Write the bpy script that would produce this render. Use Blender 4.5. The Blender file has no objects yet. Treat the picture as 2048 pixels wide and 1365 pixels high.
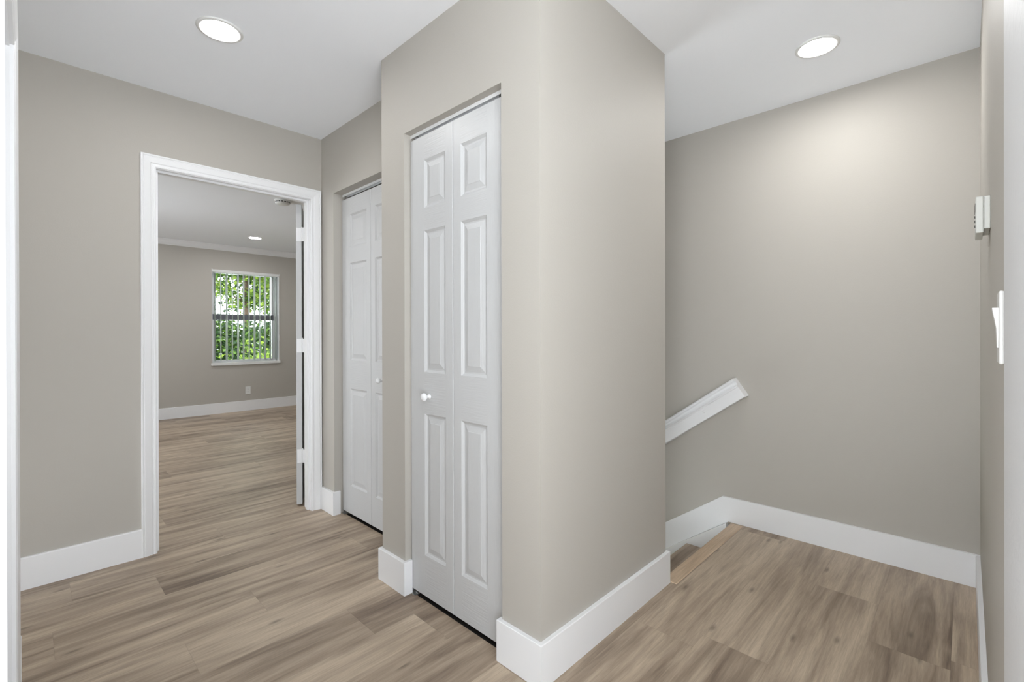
import bpy, bmesh, math, random
from mathutils import Vector, Matrix

random.seed(7)
S = bpy.context.scene
C = S.collection

# ------------------------------------------------------------------ camera
YAW, PITCH, ROLL = 0.76904, -0.00166, -0.00254
FPX, CX, CY, CAM_H = 939.33, 1024.0, 667.94, 1.15621
cam_d = bpy.data.cameras.new('camera')
cam = bpy.data.objects.new('camera', cam_d)
C.objects.link(cam)
F = Vector((math.cos(YAW), math.sin(YAW), 0)); R = Vector((math.sin(YAW), -math.cos(YAW), 0)); U = Vector((0, 0, 1))
F, U = math.cos(PITCH)*F + math.sin(PITCH)*U, math.cos(PITCH)*U - math.sin(PITCH)*F
R, U = math.cos(ROLL)*R + math.sin(ROLL)*U, math.cos(ROLL)*U - math.sin(ROLL)*R
M = Matrix((R, U, -F)).transposed().to_4x4()
M.translation = Vector((0, 0, CAM_H))
cam.matrix_world = M
cam_d.sensor_fit = 'HORIZONTAL'
cam_d.sensor_width = 36.0
cam_d.lens = FPX/2048*36.0
cam_d.shift_y = (CY-682.5)/2048
cam_d.clip_start = 0.01
cam_d.clip_end = 200
S.camera = cam

# ------------------------------------------------------------------ view, world, sun
S.view_settings.view_transform = 'Standard'
S.view_settings.look = 'None'
S.view_settings.exposure = 0.30
S.view_settings.gamma = 1.0
S.view_settings.use_curve_mapping = False
S.cycles.use_denoising = True
S.cycles.max_bounces = 14
S.cycles.diffuse_bounces = 8

W = bpy.data.worlds.new('world'); S.world = W
W.use_nodes = True
bg = W.node_tree.nodes['Background']
bg.inputs['Color'].default_value = (0.93, 0.97, 1.0, 1)
_nt = W.node_tree
_tc = _nt.nodes.new('ShaderNodeTexCoord'); _sp = _nt.nodes.new('ShaderNodeSeparateXYZ'); _mr = _nt.nodes.new('ShaderNodeMapRange')
_mr.inputs['From Min'].default_value = -0.10; _mr.inputs['From Max'].default_value = 0.55
_mr.inputs['To Min'].default_value = 6.9; _mr.inputs['To Max'].default_value = 2.4      # fill glow added below the horizon to lift the ceiling, overcast sky above
_nt.links.new(_tc.outputs['Generated'], _sp.inputs[0]); _nt.links.new(_sp.outputs[2], _mr.inputs['Value']); _mx = _nt.nodes.new('ShaderNodeMapRange')          # extra fill glow added straight behind the landing (-x) for the stair wall
_mx.inputs['From Min'].default_value = -0.86; _mx.inputs['From Max'].default_value = -0.99
_mx.inputs['To Min'].default_value = 1.0; _mx.inputs['To Max'].default_value = 1.95
_mm = _nt.nodes.new('ShaderNodeMath'); _mm.operation = 'MULTIPLY'
_nt.links.new(_sp.outputs[0], _mx.inputs['Value']); _nt.links.new(_mr.outputs[0], _mm.inputs[0]); _nt.links.new(_mx.outputs[0], _mm.inputs[1])
_nt.links.new(_mm.outputs[0], bg.inputs['Strength'])

sun_d = bpy.data.lights.new('sun', 'SUN')
sun_d.energy = 6.0
sun_d.angle = 0.01
sun_d.color = (1.0, 0.95, 0.86)
sun = bpy.data.objects.new('sun', sun_d); C.objects.link(sun)
sun.rotation_euler = Vector((-0.5, 0.35, -0.8)).to_track_quat('-Z', 'Y').to_euler()

LAMP = 100.0         # emission strength of the recessed lamps' lenses
BED_LAMP = 165.0

# ------------------------------------------------------------------ materials
def lin(c):
    return tuple(((v/255)/12.92 if v/255 <= 0.04045 else ((v/255+0.055)/1.055)**2.4) for v in c)

def new_mat(name, rgb, rough=0.5, spec=0.5, metal=0.0):
    m = bpy.data.materials.new(name); m.use_nodes = True
    b = m.node_tree.nodes['Principled BSDF']
    b.inputs['Base Color'].default_value = (*lin(rgb), 1)
    b.inputs['Roughness'].default_value = rough
    b.inputs['Specular IOR Level'].default_value = spec
    b.inputs['Metallic'].default_value = metal
    return m

def N(m, t, **kw):
    n = m.node_tree.nodes.new(t)
    for k, v in kw.items(): setattr(n, k, v)
    return n

def L(m, a, b):
    m.node_tree.links.new(a, b)

def add_bump(m, scale, dist, strength=1.0, detail=3.0, stretch=(1, 1, 1)):
    tc = N(m, 'ShaderNodeTexCoord'); mp = N(m, 'ShaderNodeMapping')
    mp.inputs['Scale'].default_value = stretch
    no = N(m, 'ShaderNodeTexNoise'); no.inputs['Scale'].default_value = scale; no.inputs['Detail'].default_value = detail
    bp = N(m, 'ShaderNodeBump'); bp.inputs['Distance'].default_value = dist; bp.inputs['Strength'].default_value = strength
    L(m, tc.outputs['Object'], mp.inputs['Vector']); L(m, mp.outputs['Vector'], no.inputs['Vector'])
    L(m, no.outputs['Fac'], bp.inputs['Height'])
    L(m, bp.outputs['Normal'], m.node_tree.nodes['Principled BSDF'].inputs['Normal'])

M_wall = new_mat('wall_paint', (179, 175, 168), 0.55, 0.3); add_bump(M_wall, 170, 0.0006, 0.5)
M_ceil = new_mat('ceiling_paint', (242, 245, 250), 0.8, 0.2); add_bump(M_ceil, 140, 0.0006, 0.4)
M_trim = new_mat('trim_paint', (232, 233, 235), 0.32, 0.5)
M_door_v = new_mat('door_paint_vertical_grain', (194, 195, 196), 0.36, 0.4); add_bump(M_door_v, 55, 0.0012, 0.9, 4, (1, 3.0, 0.14))
M_door_h = new_mat('door_paint_horizontal_grain', (194, 195, 196), 0.36, 0.4); add_bump(M_door_h, 55, 0.0012, 0.9, 4, (1, 0.16, 3.0))
M_plaster = new_mat('white_plaster', (214, 215, 217), 0.5, 0.3); add_bump(M_plaster, 60, 0.002, 0.7)
M_dark = new_mat('dark_metal', (40, 40, 42), 0.45, 0.5)
M_metal = new_mat('zinc_metal', (190, 190, 188), 0.35, 0.5, 0.9)
M_plastic = new_mat('white_plastic', (222, 223, 222), 0.35, 0.5)
M_switch = new_mat('switch_plastic', (204, 204, 202), 0.35, 0.5)
M_thermo = new_mat('ivory_plastic', (196, 197, 192), 0.45, 0.4)
M_black = new_mat('black_slot', (18, 18, 18), 0.6, 0.3)
M_closet = new_mat('closet_lining', (150, 146, 140), 0.8, 0.2)

def emit_mat(name, strength, rgb=(1, 0.99, 0.975)):
    m = bpy.data.materials.new(name); m.use_nodes = True
    nt = m.node_tree; nt.nodes.remove(nt.nodes['Principled BSDF'])
    e = N(m, 'ShaderNodeEmission'); e.inputs['Color'].default_value = (*rgb, 1); e.inputs['Strength'].default_value = strength
    L(m, e.outputs[0], nt.nodes['Material Output'].inputs['Surface'])
    return m
M_lens = emit_mat('lamp_lens', LAMP)
M_lens_landing = emit_mat('lamp_lens_landing', LAMP*1.35)
M_lens_fill = emit_mat('lamp_lens_fill', LAMP*0.45)
M_lens_bed = emit_mat('lamp_lens_bedroom', BED_LAMP)

def glass_mat():
    m = bpy.data.materials.new('window_glass'); m.use_nodes = True
    nt = m.node_tree; nt.nodes.remove(nt.nodes['Principled BSDF'])
    t = N(m, 'ShaderNodeBsdfTransparent'); t.inputs['Color'].default_value = (0.93, 0.96, 0.95, 1)
    g = N(m, 'ShaderNodeBsdfGlossy'); g.inputs['Roughness'].default_value = 0.02
    f = N(m, 'ShaderNodeFresnel'); f.inputs['IOR'].default_value = 1.45
    x = N(m, 'ShaderNodeMixShader')
    L(m, f.outputs[0], x.inputs[0]); L(m, t.outputs[0], x.inputs[1]); L(m, g.outputs[0], x.inputs[2])
    L(m, x.outputs[0], nt.nodes['Material Output'].inputs['Surface'])
    return m
M_glass = glass_mat()

def translucent_mat(name, rgb, fac):
    m = new_mat(name, rgb, 0.5, 0.3)
    b = m.node_tree.nodes['Principled BSDF']
    t = N(m, 'ShaderNodeBsdfTranslucent'); t.inputs['Color'].default_value = (*lin(rgb), 1)
    x = N(m, 'ShaderNodeMixShader'); x.inputs[0].default_value = fac
    L(m, b.outputs[0], x.inputs[1]); L(m, t.outputs[0], x.inputs[2])
    L(m, x.outputs[0], m.node_tree.nodes['Material Output'].inputs['Surface'])
    return m
M_slat = translucent_mat('blind_vinyl', (214, 219, 215), 0.4)
M_leaf = [translucent_mat('leaf_green', (86, 116, 46), 0.4), translucent_mat('leaf_lime', (136, 158, 62), 0.45), translucent_mat('leaf_deep', (42, 66, 36), 0.35)]
M_bark = new_mat('bark', (92, 76, 66), 0.9, 0.2); add_bump(M_bark, 14, 0.02, 1, 4, (1, 1, 0.3))
M_grass = new_mat('lawn', (96, 118, 66), 0.9, 0.2)
M_frame_out = new_mat('sash_grey', (118, 118, 128), 0.5, 0.4)

def wood_mat(name, light, mid, dark, tint=0.10, use_attr=True):
    """Oak-look vinyl plank: long tonal streaks, fine grain, a few knots. UV = metres inside one plank."""
    m = new_mat(name, mid, 0.42, 0.4)
    b = m.node_tree.nodes['Principled BSDF']
    uv = N(m, 'ShaderNodeUVMap'); sep = N(m, 'ShaderNodeSeparateXYZ'); L(m, uv.outputs[0], sep.inputs[0])
    at = N(m, 'ShaderNodeAttribute'); at.attribute_name = 'plank'
    def math_(op, a, bb):
        n = N(m, 'ShaderNodeMath', operation=op)
        for i, v in enumerate((a, bb)):
            if v is None: continue
            if isinstance(v, (int, float)): n.inputs[i].default_value = v
            else: L(m, v, n.inputs[i])
        return n.outputs[0]
    rnd = at.outputs['Fac']
    off = math_('MULTIPLY', rnd, 53.0)
    def coords(sx, sy):
        c = N(m, 'ShaderNodeCombineXYZ')
        L(m, math_('MULTIPLY', sep.outputs[0], sx), c.inputs[0])
        L(m, math_('MULTIPLY', sep.outputs[1], sy), c.inputs[1])
        L(m, off, c.inputs[2])
        return c.outputs[0]
    def noise(vec, detail, rough, dist=0.0):
        n = N(m, 'ShaderNodeTexNoise'); n.inputs['Scale'].default_value = 1.0
        n.inputs['Detail'].default_value = detail; n.inputs['Roughness'].default_value = rough; n.inputs['Distortion'].default_value = dist
        L(m, vec, n.inputs['Vector']); return n.outputs['Fac']
    streak = noise(coords(1.3, 13.0), 5, 0.55, 0.9)
    patch = noise(coords(2.2, 5.0), 2, 0.5, 0.4)
    fine = noise(coords(5.0, 120.0), 4, 0.65, 0.4)
    pores = noise(coords(24.0, 420.0), 2, 0.6)
    ramp = N(m, 'ShaderNodeValToRGB')
    cr = ramp.color_ramp
    cr.elements[0].position = 0.30; cr.elements[0].color = (*lin(dark), 1)
    cr.elements[1].position = 0.66; cr.elements[1].color = (*lin(light), 1)
    e = cr.elements.new(0.48); e.color = (*lin(mid), 1)
    mix = math_('ADD', math_('MULTIPLY', streak, 0.72), math_('MULTIPLY', patch, 0.28))
    shift = math_('MULTIPLY', math_('SUBTRACT', rnd, 0.5), tint)
    L(m, math_('ADD', mix, shift), ramp.inputs[0])
    # fine grain and pores darken slightly
    g = math_('ADD', math_('MULTIPLY', fine, 0.75), math_('MULTIPLY', pores, 0.35))
    g = math_('ADD', g, 0.45)
    # knots
    vo = N(m, 'ShaderNodeTexVoronoi', voronoi_dimensions='2D'); vo.inputs['Scale'].default_value = 1.0
    kc = N(m, 'ShaderNodeCombineXYZ')
    L(m, math_('ADD', math_('MULTIPLY', sep.outputs[0], 2.6), off), kc.inputs[0]); L(m, math_('ADD', math_('MULTIPLY', sep.outputs[1], 8.0), off), kc.inputs[1])
    L(m, kc.outputs[0], vo.inputs['Vector'])
    kn = N(m, 'ShaderNodeMapRange'); kn.inputs['From Min'].default_value = 0.015; kn.inputs['From Max'].default_value = 0.10
    kn.inputs['To Min'].default_value = 0.55; kn.inputs['To Max'].default_value = 1.0
    L(m, vo.outputs['Distance'], kn.inputs['Value'])
    kw = N(m, 'ShaderNodeSeparateXYZ'); L(m, vo.outputs['Color'], kw.inputs[0])
    few = math_('GREATER_THAN', kw.outputs[0], 0.62)
    knot = math_('SUBTRACT', 1.0, math_('MULTIPLY', few, math_('SUBTRACT', 1.0, kn.outputs[0])))
    g = math_('MULTIPLY', g, knot)
    # plank joint grooves
    seam = None
    for src, lim in ((sep.outputs[0], 0.0012), (sep.outputs[1], 0.0011)):
        s = math_('GREATER_THAN', src, lim)
        s = math_('ADD', math_('MULTIPLY', s, 0.22), 0.78)
        seam = s if seam is None else math_('MULTIPLY', seam, s)
    g = math_('MULTIPLY', g, seam)
    mul = N(m, 'ShaderNodeVectorMath', operation='SCALE')
    L(m, ramp.outputs[0], mul.inputs[0]); L(m, g, mul.inputs['Scale'])
    L(m, mul.outputs[0], b.inputs['Base Color'])
    bp = N(m, 'ShaderNodeBump'); bp.inputs['Distance'].default_value = 0.0006; bp.inputs['Strength'].default_value = 0.35
    L(m, fine, bp.inputs['Height']); L(m, bp.outputs['Normal'], b.inputs['Normal'])
    return m
M_floor = wood_mat('vinyl_plank', (190, 173, 152), (160, 143, 125), (110, 94, 80), 0.13)
M_tread = wood_mat('stair_tread_wood', (208, 186, 160), (188, 164, 138), (148, 126, 104), 0.10)

# ------------------------------------------------------------------ mesh helpers
def obj(name, bm, mats, parent=None, smooth=False):
    me = bpy.data.meshes.new(name)
    bmesh.ops.recalc_face_normals(bm, faces=bm.faces)
    bm.to_mesh(me); bm.free()
    for m in (mats if isinstance(mats, (list, tuple)) else [mats]): me.materials.append(m)
    if smooth:
        for p in me.polygons: p.use_smooth = True
    o = bpy.data.objects.new(name, me); C.objects.link(o)
    if parent: o.parent = parent
    return o

def struct(name, bm, mats, smooth=False):
    o = obj(name, bm, mats, None, smooth); o['kind'] = 'structure'
    return o

def empty(name, loc=(0, 0, 0), rz=0.0):
    o = bpy.data.objects.new(name, None); C.objects.link(o)
    o.empty_display_size = 0.05
    o.location = loc; o.rotation_euler = (0, 0, rz)
    return o

def tag(o, label, cat, group=None, kind=None):
    o['label'] = label; o['category'] = cat
    if group: o['group'] = group
    if kind: o['kind'] = kind
    return o

def bx(bm, x0, x1, y0, y1, z0, z1, bevel=0.0):
    vs = [bm.verts.new((x, y, z)) for z in (z0, z1) for y in (y0, y1) for x in (x0, x1)]
    fs = [bm.faces.new([vs[i] for i in q]) for q in ((0, 2, 3, 1), (4, 5, 7, 6), (0, 1, 5, 4), (2, 6, 7, 3), (0, 4, 6, 2), (1, 3, 7, 5))]
    if bevel > 0:
        es = list({e for f in fs for e in f.edges})
        bmesh.ops.bevel(bm, geom=es, offset=bevel, segments=2, profile=0.5, affect='EDGES')
    return bm

def box(x0, x1, y0, y1, z0, z1, bevel=0.0):
    return bx(bmesh.new(), x0, x1, y0, y1, z0, z1, bevel)

def prism(poly, axis, a, b, bm=None):
    """Extrude a polygon: axis 'x' -> poly in (y,z); 'y' -> (x,z); 'z' -> (x,y)."""
    bm = bm or bmesh.new()
    def P(p, c):
        return {'x': (c, p[0], p[1]), 'y': (p[0], c, p[1]), 'z': (p[0], p[1], c)}[axis]
    A = [bm.verts.new(P(p, a)) for p in poly]; B = [bm.verts.new(P(p, b)) for p in poly]
    bm.faces.new(A); bm.faces.new(B)
    n = len(poly)
    for i in range(n):
        bm.faces.new((A[i], A[(i+1) % n], B[(i+1) % n], B[i]))
    return bm

def lathe(profile, n=40, bm=None, axis='z', origin=(0, 0, 0)):
    """profile: (radius, height) points; closed with fans where radius is 0."""
    bm = bm or bmesh.new()
    ox, oy, oz = origin
    def P(r, h, a):
        c, s = r*math.cos(a), r*math.sin(a)
        return {'z': (ox+c, oy+s, oz+h), 'x': (ox+h, oy+c, oz+s), 'y': (ox+c, oy+h, oz+s)}[axis]
    rings = []
    for r, h in profile:
        if r < 1e-6: rings.append([bm.verts.new(P(0, h, 0))])
        else: rings.append([bm.verts.new(P(r, h, 2*math.pi*i/n)) for i in range(n)])
    for a, b in zip(rings, rings[1:]):
        for i in range(n):
            j = (i+1) % n
            if len(a) == 1 and len(b) == 1: continue
            if len(a) == 1: bm.faces.new((a[0], b[i], b[j]))
            elif len(b) == 1: bm.faces.new((a[i], b[0], a[j]))
            else: bm.faces.new((a[i], b[i], b[j], a[j]))
    return bm

def wall(name, axis, c0, c1, u0, u1, z0, z1, holes=(), mat=None):
    """Wall slab between planes c0..c1 of `axis`, spanning u0..u1 and z0..z1, with rectangular holes (ua,ub,za,zb)."""
    us = sorted({u0, u1, *[h[i] for h in holes for i in (0, 1)]}); zs = sorted({z0, z1, *[h[i] for h in holes for i in (2, 3)]})
    us = [u for u in us if u0 <= u <= u1]; zs = [z for z in zs if z0 <= z <= z1]
    nu, nz = len(us)-1, len(zs)-1
    def solid(i, j):
        if not (0 <= i < nu and 0 <= j < nz): return False
        um, zm = (us[i]+us[i+1])/2, (zs[j]+zs[j+1])/2
        return not any(h[0] < um < h[1] and h[2] < zm < h[3] for h in holes)
    bm = bmesh.new(); cache = {}
    def V(c, u, z):
        k = (round(c, 5), round(u, 5), round(z, 5))
        if k not in cache: cache[k] = bm.verts.new((c, u, z) if axis == 'x' else (u, c, z))
        return cache[k]
    for i in range(nu):
        for j in range(nz):
            if not solid(i, j): continue
            a, b, p, q = us[i], us[i+1], zs[j], zs[j+1]
            for c in (c0, c1): bm.faces.new((V(c, a, p), V(c, b, p), V(c, b, q), V(c, a, q)))
            if not solid(i-1, j): bm.faces.new((V(c0, a, p), V(c1, a, p), V(c1, a, q), V(c0, a, q)))
            if not solid(i+1, j): bm.faces.new((V(c0, b, p), V(c1, b, p), V(c1, b, q), V(c0, b, q)))
            if not solid(i, j-1): bm.faces.new((V(c0, a, p), V(c1, a, p), V(c1, b, p), V(c0, b, p)))
            if not solid(i, j+1): bm.faces.new((V(c0, a, q), V(c1, a, q), V(c1, b, q), V(c0, b, q)))
    return struct(name, bm, mat or M_wall)

def base_run(name, pts, h=0.146, t=0.015, z=0.0, side=1, ease=0.0015):
    """Baseboard along a wall line; the board lies to the left (side=1) or right of the walking direction, mitred at corners."""
    P = [Vector((p[0], p[1])) for p in pts]
    off = []
    for i, p in enumerate(P):
        ns = []
        if i > 0:
            d = (p-P[i-1]).normalized(); ns.append(Vector((-d.y, d.x))*side)
        if i < len(P)-1:
            d = (P[i+1]-p).normalized(); ns.append(Vector((-d.y, d.x))*side)
        n = sum(ns, Vector((0, 0)))
        off.append(n/(n.dot(n)) * len(ns) if len(ns) == 2 and n.length > 1e-6 else n)
    # cross-section: outward offset, height
    sec = [(0.0, 0.0), (t, 0.0), (t, h-ease*2), (t-ease, h), (0.0, h)]
    bm = bmesh.new()
    rings = [[bm.verts.new((p.x+o.x*s, p.y+o.y*s, z+zz)) for s, zz in sec] for p, o in zip(P, off)]
    for a, b in zip(rings, rings[1:]):
        for i in range(len(sec)):
            j = (i+1) % len(sec)
            bm.faces.new((a[i], a[j], b[j], b[i]))
    bm.faces.new(rings[0]); bm.faces.new(rings[-1])
    return struct(name, bm, M_trim)

def casing_bm(u0, u1, ztop, face, out, axis='y', w=0.064):
    """Moulded door casing around an opening u0..u1 x 0..ztop on the plane `face`, standing out along `out` (+1/-1)."""
    prof = [(0.0, 0.0), (0.0, 0.0095), (0.004, 0.0115), (0.010, 0.0115), (0.013, 0.0085), (0.018, 0.0085), (0.023, 0.0125), (0.030, 0.014),
            (0.044, 0.0165), (0.050, 0.0175), (0.054, 0.0150), (0.057, 0.0175), (w-0.002, 0.0180), (w, 0.0165), (w, 0.0)]
    bm = bmesh.new()
    rings = []
    for u, z, su, sz in ((u0, 0.0, -1, 0), (u0, ztop, -1, 1), (u1, ztop, 1, 1), (u1, 0.0, 1, 0)):
        ring = []
        for o, t in prof:
            uu, zz, c = u+su*o, z+sz*o, face+out*t
            ring.append(bm.verts.new((uu, c, zz) if axis == 'y' else (c, uu, zz)))
        rings.append(ring)
    for a, b in zip(rings, rings[1:]):
        for i in range(len(prof)-1):
            bm.faces.new((a[i], a[i+1], b[i+1], b[i]))
    bm.faces.new(rings[0]); bm.faces.new(rings[-1])
    return bm

# ------------------------------------------------------------------ measured layout (metres, camera foot at the origin)
H = 2.44
YA, XC, XB, YB, XS, YR = 3.071, 1.360, 1.1636, 0.999, 2.989, -0.044
XBR, YBL = 2.049, 1.977          # far ends of the closet block
YA2 = 3.170                      # bedroom side of the doorway wall
YF = 7.780                       # bedroom window wall
BX0, BX1 = -1.30, 3.75           # bedroom side walls
NOSE = 1.025

# ------------------------------------------------------------------ floor: one mesh of vinyl planks running along x
PW, PL, PY0 = 0.228, 1.207, 2.548
JOINT = {-7: 1.70, -9: 1.30, 3: 0.777, 2: 0.134, 1: 0.423, 0: 0.066, -1: 0.695, -2: 0.406, -3: 0.927, -8: 1.790}   # plank joints by row (rows counted from PY0)
RECTS = [(-1.4, XBR, -0.9, 8.0), (XBR, 3.1, -0.9, 0.957), (XS-0.032, 3.1, 0.957, 1.046), (XBR-0.001, XBR+0.022, 0.957, 1.012), (XBR, 4.0, 3.08, 8.0), (XS, 4.0, 0.957, 3.08)]
def plank_floor():
    bm = bmesh.new(); uvl = bm.loops.layers.uv.new('UVMap'); pl = bm.faces.layers.float.new('plank')
    for r in range(-24, 26):
        row = r-1 if False else r
        y1 = PY0+PW*(row+1) if row >= 0 else PY0+PW*(row+1)
        y0 = y1-PW
        # rows: index 0 is the one just below PY0
        rr = row+1
        rnd = random.Random(1000+rr)
        j0 = JOINT.get(rr, rnd.uniform(0, PL))
        k0 = int((-2.6-j0)//PL)
        for k in range(k0, k0+8):
            x0, x1 = j0+k*PL, j0+(k+1)*PL
            val = rnd.random()
            for a0, a1, b0, b1 in RECTS:
                xa, xb, ya, yb = max(x0, a0), min(x1, a1), max(y0, b0), min(y1, b1)
                if xb-xa < 1e-4 or yb-ya < 1e-4: continue
                vs = [bm.verts.new((x, y, 0)) for x, y in ((xa, ya), (xb, ya), (xb, yb), (xa, yb))]
                f = bm.faces.new(vs); f[pl] = val
                for lp in f.loops: lp[uvl].uv = (lp.vert.co.x-x0, lp.vert.co.y-y0)
    me = bpy.data.meshes.new('floor'); bm.to_mesh(me); bm.free()
    me.materials.append(M_floor)
    o = bpy.data.objects.new('floor', me); C.objects.link(o); o['kind'] = 'structure'
    return o
# JOINT keys: key 0 is the row between PY0-PW and PY0, key 1 the next one further away
plank_floor()

struct('ceiling', box(-1.4, 4.0, -0.9, 8.0, H, H+0.12), M_ceil)

# ------------------------------------------------------------------ walls
DW = (0.459, 1.303, 0.0, 2.046)                     # rough opening of the bedroom doorway
wall('wall_back', 'y', YA, YA2, -1.40, 3.85, -0.0, H, [DW])
wall('wall_closet_far', 'x', XC, XC+0.10, YBL+0.10, YA, 0, H, [(2.175, 2.895, 0.0, 2.048)])
wall('wall_closet_return', 'y', YBL-0.10, YBL, XB+0.10, XBR-0.10, 0, H)
wall('wall_closet_front', 'x', XB, XB+0.10, YB+0.10, YBL, 0, H, [(1.177, 1.788, 0.0, 2.039)])
wall('wall_closet_side', 'y', YB, YB+0.10, XB, XBR, 0, H)
wall('wall_stair_inner', 'x', XBR-0.10, XBR, YB+0.10, YA, -2.9, H)
wall('wall_stair', 'x', XS, XS+0.11, YR-0.12, YA, -2.9, H)
wall('wall_right', 'y', YR-0.11, YR, 1.085, XS, 0, H)
wall('wall_left', 'x', -0.14, -0.034, 0.36, 2.26, 0, H, [(0.824, 2.090, 0.0, 2.04)])
wall('wall_hall_end', 'x', -1.40, -1.30, 2.16, YA, 0, H, [(2.3, 3.03, 0.0, 0.6)])  # low opening added out of view to let world light into the hall
wall('wall_hall_corner', 'y', 2.16, 2.26, -1.30, -0.14, 0, H)  # unseen wall added to keep world light off the back wall
wall('wall_stair_under', 'y', 0.86, 0.955, XBR-0.10, XS+0.11, -2.9, -0.03)  # unseen, added with the lower floor to stop light leaking up the stairwell
struct('floor_lower', box(XBR-0.10, XS+0.11, 0.86, YA2, -3.0, -2.9), M_closet)  # unseen, added to shut out world light from below the stairs
M_gap_shade = new_mat('closet_gap_shade', (34, 31, 29), 0.9, 0.1)  # near-black colour standing in for the shade under the closet doors
struct('floor_shade_near', box(XB+0.031, XBR-0.10, YB+0.10, YBL-0.10, 0.0, 0.0012), M_gap_shade)
struct('floor_shade_far', box(XC+0.056, XBR-0.10, YBL, YA, 0.0, 0.0012), M_gap_shade)
WIN = (1.850, 2.764, 0.730, 2.085)
wall('wall_bedroom_back', 'y', YF, YF+0.20, BX0, BX1, 0, H, [WIN])
wall('wall_bedroom_shade', 'x', 1.72, 1.82, YA2, 4.15, 0, H)  # unseen stub wall added to darken the gap behind the open door
wall('wall_bedroom_left', 'x', BX0-0.1, BX0, YA2, YF+0.2, 0, H, [(4.6, 6.3, 0.6, 2.0)])  # opening added out of view to brighten the bedroom and its ceiling
wall('wall_bedroom_right', 'x', BX1, BX1+0.1, YA2, YF+0.2, 0, H)

# white lining of the wall end beside the camera
def rounded_panel():
    bm = bmesh.new()
    bx(bm, 0.70, 1.085, YR-0.11, YR+0.001, 0, H)
    return bm
struct('trim_1', rounded_panel(), M_plaster)

# ------------------------------------------------------------------ baseboards
base_run('baseboard_back', [(-1.30, YA), (0.413, YA)], side=-1)
base_run('baseboard_closet_far', [(XC, YA-0.0185), (XC, 2.895), (XC+0.035, 2.895)], side=-1)
base_run('baseboard_closet_front', [(XC, YBL), (XB, YBL), (XB, 1.788), (XB+0.028, 1.788)], side=-1)
base_run('baseboard_closet_corner', [(XB+0.028, 1.177), (XB, 1.177), (XB, YB), (XBR, YB), (XBR, YB+0.028)], side=-1)
base_run('baseboard_right', [(XS-0.0152, YR), (1.086, YR)], side=-1)
base_run('baseboard_left', [(-0.034, 2.155), (-0.034, 2.26), (-0.14, 2.26)], t=0.019, side=-1)
base_run('baseboard_bedroom_back', [(BX0, YF), (BX1, YF)], h=0.150, side=-1)
SL = -0.715
def stair_base():
    k = 1.92
    poly = [(YR, 0.0), (YR, 0.148), (1.080, 0.148), (1.080+k, 0.148+SL*k), (1.052+k, -0.003+SL*k), (1.052, -0.003)]
    return prism(poly, 'x', XS-0.015, XS)
struct('baseboard_stair', stair_base(), M_trim)

# ------------------------------------------------------------------ crown moulding in the bedroom
def crown(x0, x1, y):
    prof = [(0.0, 0.0), (0.0, -0.074), (-0.006, -0.074), (-0.010, -0.066), (-0.018, -0.060), (-0.032, -0.046), (-0.046, -0.026), (-0.056, -0.014), (-0.062, -0.010), (-0.066, 0.0)]
    bm = bmesh.new()
    rings = [[bm.verts.new((x, y+a, H+b)) for a, b in prof] for x in (x0, x1)]
    n = len(prof)
    for i in range(n): bm.faces.new((rings[0][i], rings[0][(i+1) % n], rings[1][(i+1) % n], rings[1][i]))
    bm.faces.new(rings[0]); bm.faces.new(rings[1])
    return bm
struct('trim_2', crown(BX0, BX1, YF), M_trim)

# ------------------------------------------------------------------ doors
def leaf_bm(w, h, panels, stile, thick=0.034, both=False, stile2=None):
    """Moulded panel door leaf in local coords: x = depth (front at x=0 facing -x), y = 0..w, z = 0..h.
    Material 0: vertical grain (stiles, panels); 1: horizontal grain (rails)."""
    bm = bmesh.new()
    def q(co, mi=0):
        f = bm.faces.new([bm.verts.new(c) for c in co]); f.material_index = mi
    ease = 0.002
    def rect(x, y0, y1, z0, z1, mi): q([(x, y0, z0), (x, y1, z0), (x, y1, z1), (x, y0, z1)], mi)
    def front(x, sgn):
        ya, yb = stile, w-(stile2 or stile)
        rect(x, ease, ya, ease, h-ease, 0); rect(x, yb, w-ease, ease, h-ease, 0)
        zc = ease
        for z0, z1 in panels:
            rect(x, ya, yb, zc, z0, 1); zc = z1
        rect(x, ya, yb, zc, h-ease, 1)
        for z0, z1 in panels:
            loops = [(0.0, 0.0), (0.0015, 0.0015), (0.008, 0.0060), (0.0095, 0.0075), (0.013, 0.0080), (0.016, 0.0080), (0.037, 0.0025), (0.0385, 0.0015)]
            prev = None
            for ins, dep in loops:
                r = [(x+sgn*dep, ya+ins, z0+ins), (x+sgn*dep, yb-ins, z0+ins), (x+sgn*dep, yb-ins, z1-ins), (x+sgn*dep, ya+ins, z1-ins)]
                if prev:
                    for i in range(4): q([prev[i], prev[(i+1) % 4], r[(i+1) % 4], r[i]], 0)
                prev = r
            q(prev, 0)
    front(0.0, 1)
    if both: front(thick, -1)
    else: rect(thick, ease, w-ease, ease, h-ease, 0)
    # eased edges and sides
    o0 = [(0, ease, ease), (0, w-ease, ease), (0, w-ease, h-ease), (0, ease, h-ease)]
    o1 = [(ease, 0, 0), (ease, w, 0), (ease, w, h), (ease, 0, h)]
    o2 = [(thick-ease, 0, 0), (thick-ease, w, 0), (thick-ease, w, h), (thick-ease, 0, h)]
    o3 = [(thick, ease, ease), (thick, w-ease, ease), (thick, w-ease, h-ease), (thick, ease, h-ease)]
    for a, b in ((o0, o1), (o1, o2), (o2, o3)):
        for i in range(4): q([a[i], a[(i+1) % 4], b[(i+1) % 4], b[i]], 0)
    bmesh.ops.remove_doubles(bm, verts=bm.verts, dist=0.00005)
    return bm

PAN = [(0.185, 0.798), (0.976, 1.586), (1.684, 1.892)]       # panel heights above the leaf's foot

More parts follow.
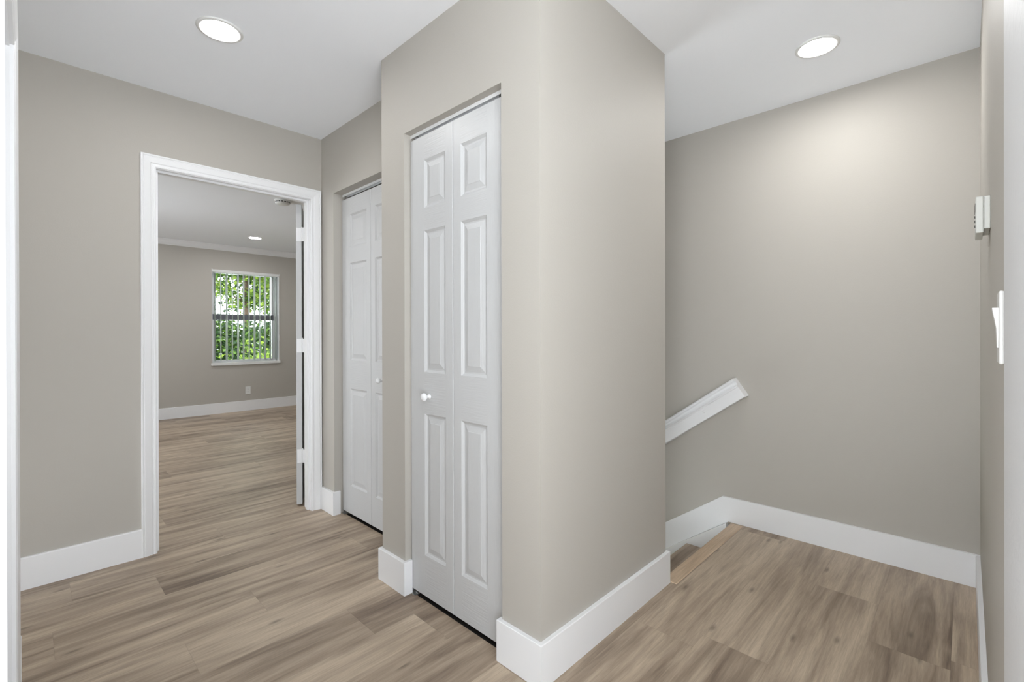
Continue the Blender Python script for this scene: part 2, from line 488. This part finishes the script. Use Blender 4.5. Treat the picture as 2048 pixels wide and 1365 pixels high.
def knob_bm():
    return lathe([(0.0, 0.0), (0.011, 0.0), (0.010, -0.003), (0.0075, -0.007), (0.0075, -0.015), (0.011, -0.019), (0.0155, -0.024), (0.0170, -0.029), (0.0160, -0.034), (0.0120, -0.038), (0.006, -0.040), (0.0, -0.0405)], 28, axis='x')

def bifold(name, label, x_face, y_hi, y_fold, y_lo, knob_leaf, knob_y, track, ztop):
    """Two-leaf bifold closet door; local origin on the floor at the face, leaf foot 19 mm up."""
    root = empty(name, (x_face, y_hi, 0)); root['kind'] = 'structure'; root['label'] = label
    zf = 0.019; h = 1.993
    gap = 0.0012
    leaves = []
    for a, b, s0, s1 in ((y_fold+gap, y_hi, 0.049, 0.103), (y_lo, y_fold-gap, 0.105, 0.049)):
        w = b-a
        o = obj('door_leaf', leaf_bm(w, h, [(a_-0.007, b_-0.007) for a_, b_ in PAN], s0, stile2=s1), [M_door_v, M_door_h], root)
        o.location = (0, a-y_hi, zf)
        leaves.append((o, a))
    o, a = leaves[knob_leaf]
    k = obj('door_knob', knob_bm(), M_trim, o, True); k.location = (0, knob_y-a, 0.886-zf)
    t = bmesh.new()                                        # U-shaped head track
    bx(t, 0.004, 0.0055, y_lo-y_hi-0.006, 0.004, ztop-0.014, ztop); bx(t, 0.0285, 0.030, y_lo-y_hi-0.006, 0.004, ztop-0.014, ztop); bx(t, 0.0055, 0.0285, y_lo-y_hi-0.006, 0.004, ztop-0.002, ztop)
    obj('head_track', t, M_trim, root)
    for yy, nm in ((-0.03, 'top_pivot'), (y_lo-y_hi+0.05, 'guide_roller')):
        p = lathe([(0.0, 0.0), (0.004, 0.0), (0.004, 0.022), (0.0, 0.022)], 12, origin=(0.017, yy, ztop-0.028))
        obj(nm, p, M_metal, root)
    b = bmesh.new()                                        # floor pivot bracket
    bx(b, -0.010, 0.030, -0.040, 0.0, 0.0, 0.003); bx(b, 0.004, 0.030, -0.002, 0.0, 0.0, 0.035); bx(b, 0.006, 0.012, -0.038, -0.022, 0.002, 0.008)
    obj('pivot_bracket', b, M_metal, root)
    return root

bifold('door_2', 'white two-leaf bifold closet door on the jutting closet block, with a round white knob', XB+0.030, 1.7835, 1.485, 1.180, 0, 1.646, True, 2.039)
bifold('door_3', 'white two-leaf bifold closet door beside the bedroom doorway, half hidden by the closet block', XC+0.055, 2.889, 2.530, 2.178, 1, 2.400, True, 2.048)

# --- bedroom doorway and its door
d1 = empty('door_1', (0.881, YA, 0)); d1['kind'] = 'structure'; d1['label'] = 'white cased bedroom doorway whose door stands open into the bedroom'
def rel(o, root):
    for v in o.data.vertices: v.co -= root.location
    return o
JL, JR, JT = 0.477, 1.285, 2.028
rel(obj('door_casing', casing_bm(JL-0.003, JR+0.003, JT+0.003, YA, -1), M_trim, d1), d1)
jb = bmesh.new()
bx(jb, JL-0.018, JL, YA, YA2, 0, JT+0.018); bx(jb, JR, JR+0.018, YA, YA2, 0, JT+0.018); bx(jb, JL, JR, YA, YA2, JT, JT+0.018)
rel(obj('door_jamb', jb, M_trim, d1), d1)
st = bmesh.new()
bx(st, JL, JL+0.011, YA+0.025, YA+0.060, 0, JT); bx(st, JR-0.011, JR, YA+0.025, YA+0.060, 0, JT); bx(st, JL+0.011, JR-0.011, YA+0.025, YA+0.060, JT-0.011, JT)
rel(obj('door_stop', st, M_trim, d1), d1)
bc = casing_bm(JL-0.003, JR+0.003, JT+0.003, YA2, 1)
rel(obj('door_casing', bc, M_trim, d1), d1)
# leaf: hinge pin at PIV, opened 128 degrees; local leaf y runs away from the hinge
PIV = Vector((1.2815, 3.198, 0)); OPEN = math.radians(116)
dv = Vector((-math.cos(OPEN), math.sin(OPEN), 0))
nv = Vector((dv.y, -dv.x, 0))                       # from leaf's room face (at the pin) to its back? points to +x/-y side
lf = obj('door_leaf', leaf_bm(0.800, 2.005, [(0.20, 0.80), (0.97, 1.58), (1.68, 1.89)], 0.11, 0.035, True), [M_door_v, M_door_h], d1)
Ml = Matrix(((-nv.x, dv.x, 0, PIV.x-d1.location.x), (-nv.y, dv.y, 0, PIV.y-d1.location.y), (0, 0, 1, 0.014), (0, 0, 0, 1)))
lf.matrix_local = Ml
for zc in (1.817, 1.075, 0.337):
    hb = bmesh.new()
    bx(hb, 0.001, 0.031, -0.0022, 0.0, zc-0.045-0.014, zc+0.045-0.014)            # plate on the door's edge
    for k in range(5):
        z0 = zc-0.045-0.014+k*0.018
        lathe([(0.0, 0.0003), (0.0062, 0.0003), (0.0062, 0.0177), (0.0, 0.0177)], 14, hb, 'z', (-0.003, -0.004, z0))
    lathe([(0.0, 0.0), (0.004, 0.0), (0.0035, 0.006), (0.0, 0.007)], 12, hb, 'z', (-0.003, -0.004, zc+0.045-0.014))
    ht = obj('hinge', hb, M_trim, lf)
    # frame-side plate lies on the jamb and bridges to the pin
    v = Ml.inverted() @ (Vector((JR, YA2-0.03, 0))-d1.location)
    a = Ml.inverted() @ (Vector((JR-0.002, YA2-0.036, zc))-d1.location)
    hb2 = bmesh.new()
    p0, p1 = Vector((JR-0.0022, YA2-0.036)), Vector((JR-0.0022, PIV.y+0.002))
    bx(hb2, p0.x, p0.x+0.0022, p0.y, p1.y, zc-0.045, zc+0.045)
    for k in range(3):
        lathe([(0.0, 0.0), (0.0032, 0.0), (0.003, -0.0008), (0.0, -0.0012)], 10, hb2, 'x', (p0.x, YA2-0.022+0.012*(k % 2), zc-0.030+0.030*k))
    o2 = obj('hinge_plate', hb2, M_trim, d1); rel(o2, d1)

# --- closet doorway along the wall at the camera's left shoulder (seen edge-on)
d4 = empty('door_4', (-0.034, 1.457, 0)); d4['kind'] = 'structure'; d4['label'] = 'white cased closet doorway seen edge-on at the hall corner'
rel(obj('door_casing', casing_bm(0.824, 2.090, 2.04, -0.034, 1, axis='x'), M_trim, d4), d4)
jb = bmesh.new()
bx(jb, -0.14, -0.034, 0.824, 0.836, 0, 2.04); bx(jb, -0.14, -0.034, 2.078, 2.090, 0, 2.04); bx(jb, -0.14, -0.034, 0.836, 2.078, 2.028, 2.04)
rel(obj('door_jamb', jb, M_trim, d4), d4)
for a, b in ((0.838, 1.456), (1.458, 2.076)):
    o = obj('door_leaf', leaf_bm(b-a, 2.005, PAN, 0.11), [M_door_v, M_door_h], d4)
    o.rotation_euler = (0, 0, math.pi); o.location = (-0.05, b-1.457, 0.012)

# ------------------------------------------------------------------ stairs
RISE, RUN = 0.198, 0.268
stairs = empty('staircase', (2.50, 1.0, 0))
tag(stairs, 'wooden stair flight with white risers going down behind the closet block', 'stairs')
SX0, SX1 = XBR+0.002, XS-0.046
def wood_box(x0, x1, y0, y1, z0, z1, bev, seed):
    bm = box(x0, x1, y0, y1, z0, z1, bev)
    uvl = bm.loops.layers.uv.new('UVMap'); pl = bm.faces.layers.float.new('plank')
    for f in bm.faces:
        f[pl] = seed
        for lp in f.loops: lp[uvl].uv = (lp.vert.co.x-x0+0.01, lp.vert.co.y-y0+0.01+(lp.vert.co.z-z0))
    return bm
rel(obj('stair_nosing', wood_box(XBR+0.022, XS-0.032, 0.957, NOSE, -0.024, 0.003, 0.004, 0.93), M_tread, stairs), stairs)
ZB = -2.9
for i in range(1, 8):
    y0 = NOSE+RUN*(i-1)-0.03; y1 = NOSE+RUN*i
    if y1 > YA-0.02: break
    ym = y1-0.100
    rel(obj('tread', wood_box(SX0, SX1, y0, ym-0.007, -RISE*i-0.026, -RISE*i, 0.002, 0.15+0.1*i), M_floor, stairs), stairs)
    rel(obj('stair_nosing', wood_box(SX0, SX1, ym, y1, -RISE*i-0.026, -RISE*i+0.003, 0.004, 0.25+0.1*i), M_floor, stairs), stairs)
    rel(obj('riser', box(SX0, SX1, y0-0.015, y0, -RISE*i-(0.0 if i else 0), -RISE*(i-1)-0.026), M_trim, stairs), stairs)
def skirt():
    k = 1.95
    poly = [(1.050, -0.003), (1.050+k, 0.001+SL*k), (1.050+k, -0.55+SL*k), (1.050, -0.55)]
    return prism(poly, 'x', XS-0.044, XS-0.0005)
rel(obj('skirt_board', skirt(), M_trim, stairs), stairs)

# ------------------------------------------------------------------ handrail on the stair wall
def handrail():
    root = empty('handrail', (XS, 0.93, 0.78))
    tag(root, 'white moulded wooden handrail sloping down the stair wall', 'handrail')
    T = Vector((0, 0.8135, -0.5816)); Nn = Vector((0, 0.5816, 0.8135))
    # depth from wall, height across the rail
    prof = [(0.001, 0.0), (0.072, 0.0), (0.074, 0.002), (0.074, 0.066), (0.0785, 0.069), (0.0800, 0.072), (0.0785, 0.075), (0.072, 0.077), (0.063, 0.080), (0.056, 0.086), (0.053, 0.093), (0.054, 0.100), (0.059, 0.105), (0.066, 0.107),
            (0.0700, 0.111), (0.0700, 0.117), (0.066, 0.122), (0.058, 0.125), (0.001, 0.125)]
    base = Vector((0, 0.0, 0.0))
    bm = bmesh.new()
    rings = [[bm.verts.new(base+T*s+Nn*h+Vector((-d, 0, 0))) for d, h in prof] for s in (0.0, 2.45)]
    n = len(prof)
    for i in range(n): bm.faces.new((rings[0][i], rings[0][(i+1) % n], rings[1][(i+1) % n], rings[1][i]))
    bm.faces.new(rings[0]); bm.faces.new(rings[1])
    obj('rail', bm, M_trim, root)
    for s in (0.262, 1.45):
        p = base+T*s+Nn*0.046
        b = lathe([(0.0075, 0.0), (0.0070, -0.0022), (0.0045, -0.004), (0.0, -0.0046)], 20, axis='x', origin=(-0.074, p.y, p.z))
        obj('screw_cap', b, M_trim, root, True)
    return root
handrail()

# ------------------------------------------------------------------ recessed lights
def downlight(name, x, y, lens_mat, label, group, r=0.086):
    root = empty(name, (x, y, H)); tag(root, label, 'ceiling light', group)
    ring = lathe([(r, 0.0), (r, -0.004), (r-0.004, -0.007), (r-0.012, -0.0075), (r-0.0185, -0.004), (r-0.0185, 0.0)], 56)
    obj('trim_ring', ring, M_plastic, root, True)
    lens = lathe([(0.0, -0.0035), (r-0.0187, -0.0035)], 56)
    obj('lens', lens, lens_mat, root)
    return root
downlight('recessed_light', 0.571, 2.263, M_lens, 'round lit recessed ceiling light in front of the bedroom doorway', 'recessed ceiling lights')
downlight('recessed_light', 2.472, 0.481, M_lens_landing, 'round lit recessed ceiling light over the stair landing', 'recessed ceiling lights')
downlight('recessed_light', 2.130, 6.840, M_lens_bed, 'round lit recessed light on the bedroom ceiling above the window', 'recessed ceiling lights')
downlight('recessed_light', -0.75, 2.66, M_lens_fill, 'added unseen fill light on the ceiling round the corner at the hall end', 'recessed ceiling lights')  # unseen lamp added to lift the left end of the hall
for x, y in ((0.15, 6.84), (0.15, 4.30)):  # unseen lamps added to brighten the bedroom
    downlight('recessed_light', x, y, M_lens_bed, 'added round fill light on the bedroom ceiling out of sight', 'added fill lights on the unseen bedroom ceiling')

# ------------------------------------------------------------------ smoke detector
sd = empty('smoke_detector', (1.722, 4.745, H)); tag(sd, 'round white smoke detector on the bedroom ceiling inside the doorway', 'smoke detector')
obj('mounting_base', lathe([(0.0, 0.0), (0.074, 0.0), (0.074, -0.010), (0.066, -0.012)], 40), M_plastic, sd, True)
sb = lathe([(0.066, -0.011), (0.066, -0.026), (0.060, -0.034), (0.045, -0.040), (0.0, -0.042)], 40)
obj('cover', sb, M_plastic, sd, True)
sv = bmesh.new()
for i in range(16):
    a = 2*math.pi*i/16
    vs = []
    for dx, dy, dz in ((-0.009, 0.0, -0.016), (0.009, 0.0, -0.016), (0.009, 0.0, -0.024), (-0.009, 0.0, -0.024)):
        rr = 0.0668
        vs.append(sv.verts.new((rr*math.cos(a)-dx*math.sin(a), rr*math.sin(a)+dx*math.cos(a), dz)))
    sv.faces.new(vs)
obj('vent_grille', sv, M_black, sd)

# ------------------------------------------------------------------ outlet below the window
ou = empty('wall_outlet', (2.315, YF, 0.303)); tag(ou, 'white duplex power outlet on the bedroom wall below the window', 'outlet')
obj('cover_plate', box(-0.036, 0.036, -0.006, 0.0, -0.058, 0.058, 0.0025), M_plastic, ou)
for s in (-0.0195, 0.0195):
    rc = obj('socket', box(-0.017, 0.017, -0.0085, -0.005, s-0.0140, s+0.0140, 0.001), M_plastic, ou)
    sl = bmesh.new()
    bx(sl, -0.0075, -0.0055, -0.0088, -0.0083, s-0.002, s+0.006); bx(sl, 0.0055, 0.0075, -0.0088, -0.0083, s-0.002, s+0.006)
    lathe([(0.0, -0.0088), (0.0024, -0.0088), (0.0024, -0.0083)], 12, sl, 'y', (0, 0, s-0.0075))
    obj('socket_slots', sl, M_black, rc)
obj('screw', lathe([(0.003, -0.006), (0.0028, -0.0072), (0.0, -0.0075)], 12, axis='y'), M_metal, ou)

# ------------------------------------------------------------------ thermostat and light switch on the right wall
th = empty('thermostat', (1.765, YR, 1.456)); tag(th, 'small ivory wall thermostat on the right wall', 'thermostat')
obj('back_plate', box(-0.062, 0.062, 0.0, 0.012, -0.036, 0.048, 0.002), M_thermo, th)
fr = obj('front_cover', box(-0.066, 0.066, 0.0125, 0.0275, -0.046, 0.048, 0.0025), M_thermo, th)
vt = bmesh.new()
for i in range(4): bx(vt, -0.050+0.012*i, -0.043+0.012*i, 0.0272, 0.0282, 0.012, 0.034)
for i in range(3): bx(vt, -0.055, -0.052, 0.0272, 0.0290, -0.030+0.012*i, -0.024+0.012*i)
obj('vent_slots', vt, M_black, fr)

sw = empty('light_switch', (1.136, YR, 1.163)); tag(sw, 'white rocker light switch on the right wall next to the white plaster wall end', 'light switch')
obj('cover_plate', box(-0.036, 0.036, 0.0, 0.0062, -0.060, 0.060, 0.0025), M_switch, sw)
rk = prism([(0.0055, -0.033), (0.0075, -0.033), (0.0085, 0.0), (0.0135, 0.033), (0.0055, 0.033)], 'x', -0.0165, 0.0165)
obj('rocker', rk, M_switch, sw)

# ------------------------------------------------------------------ bedroom window and vertical blind
wx0, wx1, wz0, wz1 = WIN
w1 = empty('window_1', ((wx0+wx1)/2, YF, wz0)); w1['kind'] = 'structure'; w1['label'] = 'white single-hung bedroom window with trees outside'
yw = YF+0.125
fr = bmesh.new()
for a, b, c, d in ((wx0, wx0+0.035, wz0, wz1), (wx1-0.035, wx1, wz0, wz1), (wx0+0.035, wx1-0.035, wz0, wz0+0.035), (wx0+0.035, wx1-0.035, wz1-0.035, wz1)):
    bx(fr, a, b, yw, yw+0.06, c, d)
rel(obj('window_frame', fr, M_trim, w1), w1)
zr = 1.405
rel(obj('meeting_rail', box(wx0+0.036, wx1-0.036, yw+0.005, yw+0.05, zr-0.042, zr+0.040), M_frame_out, w1), w1)
for z0, z1, yy in ((wz0+0.036, zr-0.043, yw+0.018), (zr+0.041, wz1-0.036, yw+0.036)):
    s = bmesh.new()
    bx(s, wx0+0.036, wx0+0.062, yy-0.01, yy+0.01, z0, z1); bx(s, wx1-0.062, wx1-0.036, yy-0.01, yy+0.01, z0, z1)
    sash = rel(obj('sash_stile', s, M_trim, w1), w1)
    rel(obj('glass_pane', box(wx0+0.0625, wx1-0.0625, yy-0.002, yy+0.002, z0, z1), M_glass, w1), w1)
rel(obj('window_sill', box(wx0-0.012, wx1+0.012, YF-0.028, yw, wz0-0.036, wz0+0.002, 0.003), M_plastic, w1), w1)
rv = bmesh.new()
bx(rv, wx0, wx0+0.004, YF-0.001, yw, wz0+0.003, wz1); bx(rv, wx1-0.004, wx1, YF-0.001, yw, wz0+0.003, wz1); bx(rv, wx0+0.004, wx1-0.004, YF-0.001, yw, wz1-0.004, wz1)
rel(obj('reveal_lining', rv, M_trim, w1), w1)

vb = empty('vertical_blind', ((wx0+wx1)/2, YF+0.045, wz1)); tag(vb, 'vertical window blind with pale slats turned open in the bedroom window', 'blind')
hw = (wx1-wx0)/2
hr = box(-hw+0.002, hw-0.002, -0.052, -0.006, -0.040, -0.004, 0.003)
obj('headrail', hr, M_plastic, vb)
for s in (-1, 1):
    obj('end_cap', box(s*(hw-0.001)-0.006, s*(hw-0.001)+0.006, -0.055, -0.003, -0.030, 0.006, 0.002), M_plastic, vb)
def slat_bm(w, ztop, zbot):
    bm = bmesh.new(); n = 6
    cols = []
    for i in range(n+1):
        t = (i/n-0.5)
        bow = 0.006*(1-4*t*t)
        cols.append([bm.verts.new((bow+dx, t*w, z)) for dx in (0.0, 0.0008) for z in (ztop, zbot)])
    for a, b in zip(cols, cols[1:]):
        bm.faces.new((a[0], b[0], b[1], a[1])); bm.faces.new((a[2], a[3], b[3], b[2])); bm.faces.new((a[0], a[2], b[2], b[0])); bm.faces.new((a[1], b[1], b[3], a[3]))
    bm.faces.new((cols[0][0], cols[0][1], cols[0][3], cols[0][2])); bm.faces.new((cols[-1][0], cols[-1][2], cols[-1][3], cols[-1][1]))
    return bm
first = None
for i in range(12):
    x = -hw+0.045+i*0.0752
    if first is None:
        s = obj('slat', slat_bm(0.089, -0.052, -(wz1-wz0)+0.030), M_slat, vb, True); first = s
        sc = obj('carrier_clip', box(-0.004, 0.004, -0.006, 0.006, -0.056, -0.040), M_plastic, s)
        sc0 = sc
    else:
        s = first.copy(); C.objects.link(s); s.parent = vb
        c = sc0.copy(); C.objects.link(c); c.parent = s
    s.location = (x, -0.004, 0)
    s.rotation_euler = (0, 0, math.radians(random.uniform(-7, 7)))
wn = lathe([(0.0, 0.0), (0.004, 0.0), (0.004, -0.92), (0.006, -0.93), (0.006, -1.02), (0.0, -1.02)], 10, origin=(hw-0.008, -0.062, -0.02))
obj('wand', wn, M_plastic, vb)

# ------------------------------------------------------------------ trees beyond the window
def tree(name, label, cx, cy, zlo, zhi, rad, n, mat, trunk_r, seed, leaf=0.075):
    rnd = random.Random(seed)
    root = empty(name, (cx, cy, -3.0)); tag(root, label, 'tree' if 'tree' in name else 'shrub', 'greenery outside the window')
    tb = bmesh.new()
    prof = [(trunk_r*1.3, 0.0), (trunk_r, 0.6), (trunk_r*0.92, (zlo+3.0)), (trunk_r*0.6, (zlo+zhi)/2+3.0), (0.02, zhi+3.0-0.2)]
    lathe(prof, 14, tb)
    for k in range(9):
        a = rnd.uniform(0, 6.28); z0 = rnd.uniform(zlo+2.9, (zlo+zhi)/2+3.2)
        d = Vector((math.cos(a), math.sin(a), rnd.uniform(0.2, 0.9))).normalized()
        p0 = Vector((0, 0, z0)); p1 = p0+d*rad*rnd.uniform(0.5, 0.9)
        s = d.cross(Vector((0, 0, 1))).normalized(); t = d.cross(s)
        A = [tb.verts.new(p0+(s*math.cos(q)+t*math.sin(q))*trunk_r*0.35) for q in (0, 2.09, 4.19)]
        B = [tb.verts.new(p1+(s*math.cos(q)+t*math.sin(q))*0.008) for q in (0, 2.09, 4.19)]
        for i in range(3): tb.faces.new((A[i], A[(i+1) % 3], B[(i+1) % 3], B[i]))
    obj('trunk', tb, M_bark, root, True)
    lb = bmesh.new()
    clus = []
    zc, hz = (zlo+zhi)/2+3.0, (zhi-zlo)/2
    for _ in range(60):
        while True:
            p = Vector((rnd.uniform(-1, 1), rnd.uniform(-1, 1), rnd.uniform(-1, 1)))
            if abs(p.x)**3+abs(p.y)**3+abs(p.z)**3 < 1: break
        clus.append(Vector((p.x*rad, p.y*rad, zc+p.z*hz)))
    for _ in range(n):
        c = rnd.choice(clus)
        p = c+Vector((rnd.gauss(0, 0.20), rnd.gauss(0, 0.20), rnd.gauss(0, 0.15)))
        s = leaf*rnd.uniform(0.6, 1.3)
        u = Vector((rnd.gauss(0, 1), rnd.gauss(0, 1), rnd.gauss(-0.3, 0.7))).normalized()
        v = u.cross(Vector((rnd.gauss(0, 1), rnd.gauss(0, 1), rnd.gauss(0, 1)))).normalized(); w = u.cross(v)
        a, b = lb.verts.new(p), lb.verts.new(p+u*s)
        c1 = lb.verts.new(p+u*s*0.45+v*s*0.32+w*s*0.08); c2 = lb.verts.new(p+u*s*0.45-v*s*0.32+w*s*0.08)
        f1 = lb.faces.new((a, c1, b)); f2 = lb.faces.new((a, b, c2))
        mi = rnd.choice((0, 0, 1, 1, 2))
        f1.material_index = f2.material_index = mi
    me = bpy.data.meshes.new('foliage'); lb.to_mesh(me); lb.free()
    for m in mat: me.materials.append(m)
    o = bpy.data.objects.new('foliage', me); C.objects.link(o); o.parent = root; o['kind'] = 'stuff'
    return root
tree('leafy_tree', 'leafy tree with a slender trunk seen through the middle of the bedroom window', 4.50, 15.2, 2.05, 4.7, 0.95, 10000, M_leaf, 0.09, 3, 0.125)
tree('leafy_tree', 'leafy tree at the left of the window view', 3.69, 18.6, 2.05, 5.4, 1.15, 10000, M_leaf, 0.08, 5, 0.15)
tree('leafy_tree', 'leafy tree at the right of the window view', 7.05, 18.6, 1.75, 5.4, 1.15, 11000, M_leaf, 0.08, 8, 0.15)
tree('leafy_shrub', 'dark green shrub low at the left of the window view', 2.86, 11.0, -1.0, 1.45, 0.55, 9000, [M_leaf[2], M_leaf[0], M_leaf[2]], 0.04, 11, 0.10)
tree('leafy_shrub', 'dark green shrub low at the right of the window view', 4.55, 12.8, -1.2, 1.48, 0.62, 10000, [M_leaf[2], M_leaf[0], M_leaf[2]], 0.04, 13, 0.115)
tree('leafy_shrub', 'lime green shrub low in the middle of the window view', 2.90, 9.2, -1.2, 0.95, 0.28, 3000, [M_leaf[1], M_leaf[0], M_leaf[1]], 0.03, 17, 0.085)
g = struct('ground', box(-12, 20, 8.2, 40, -3.2, -3.0), M_grass)
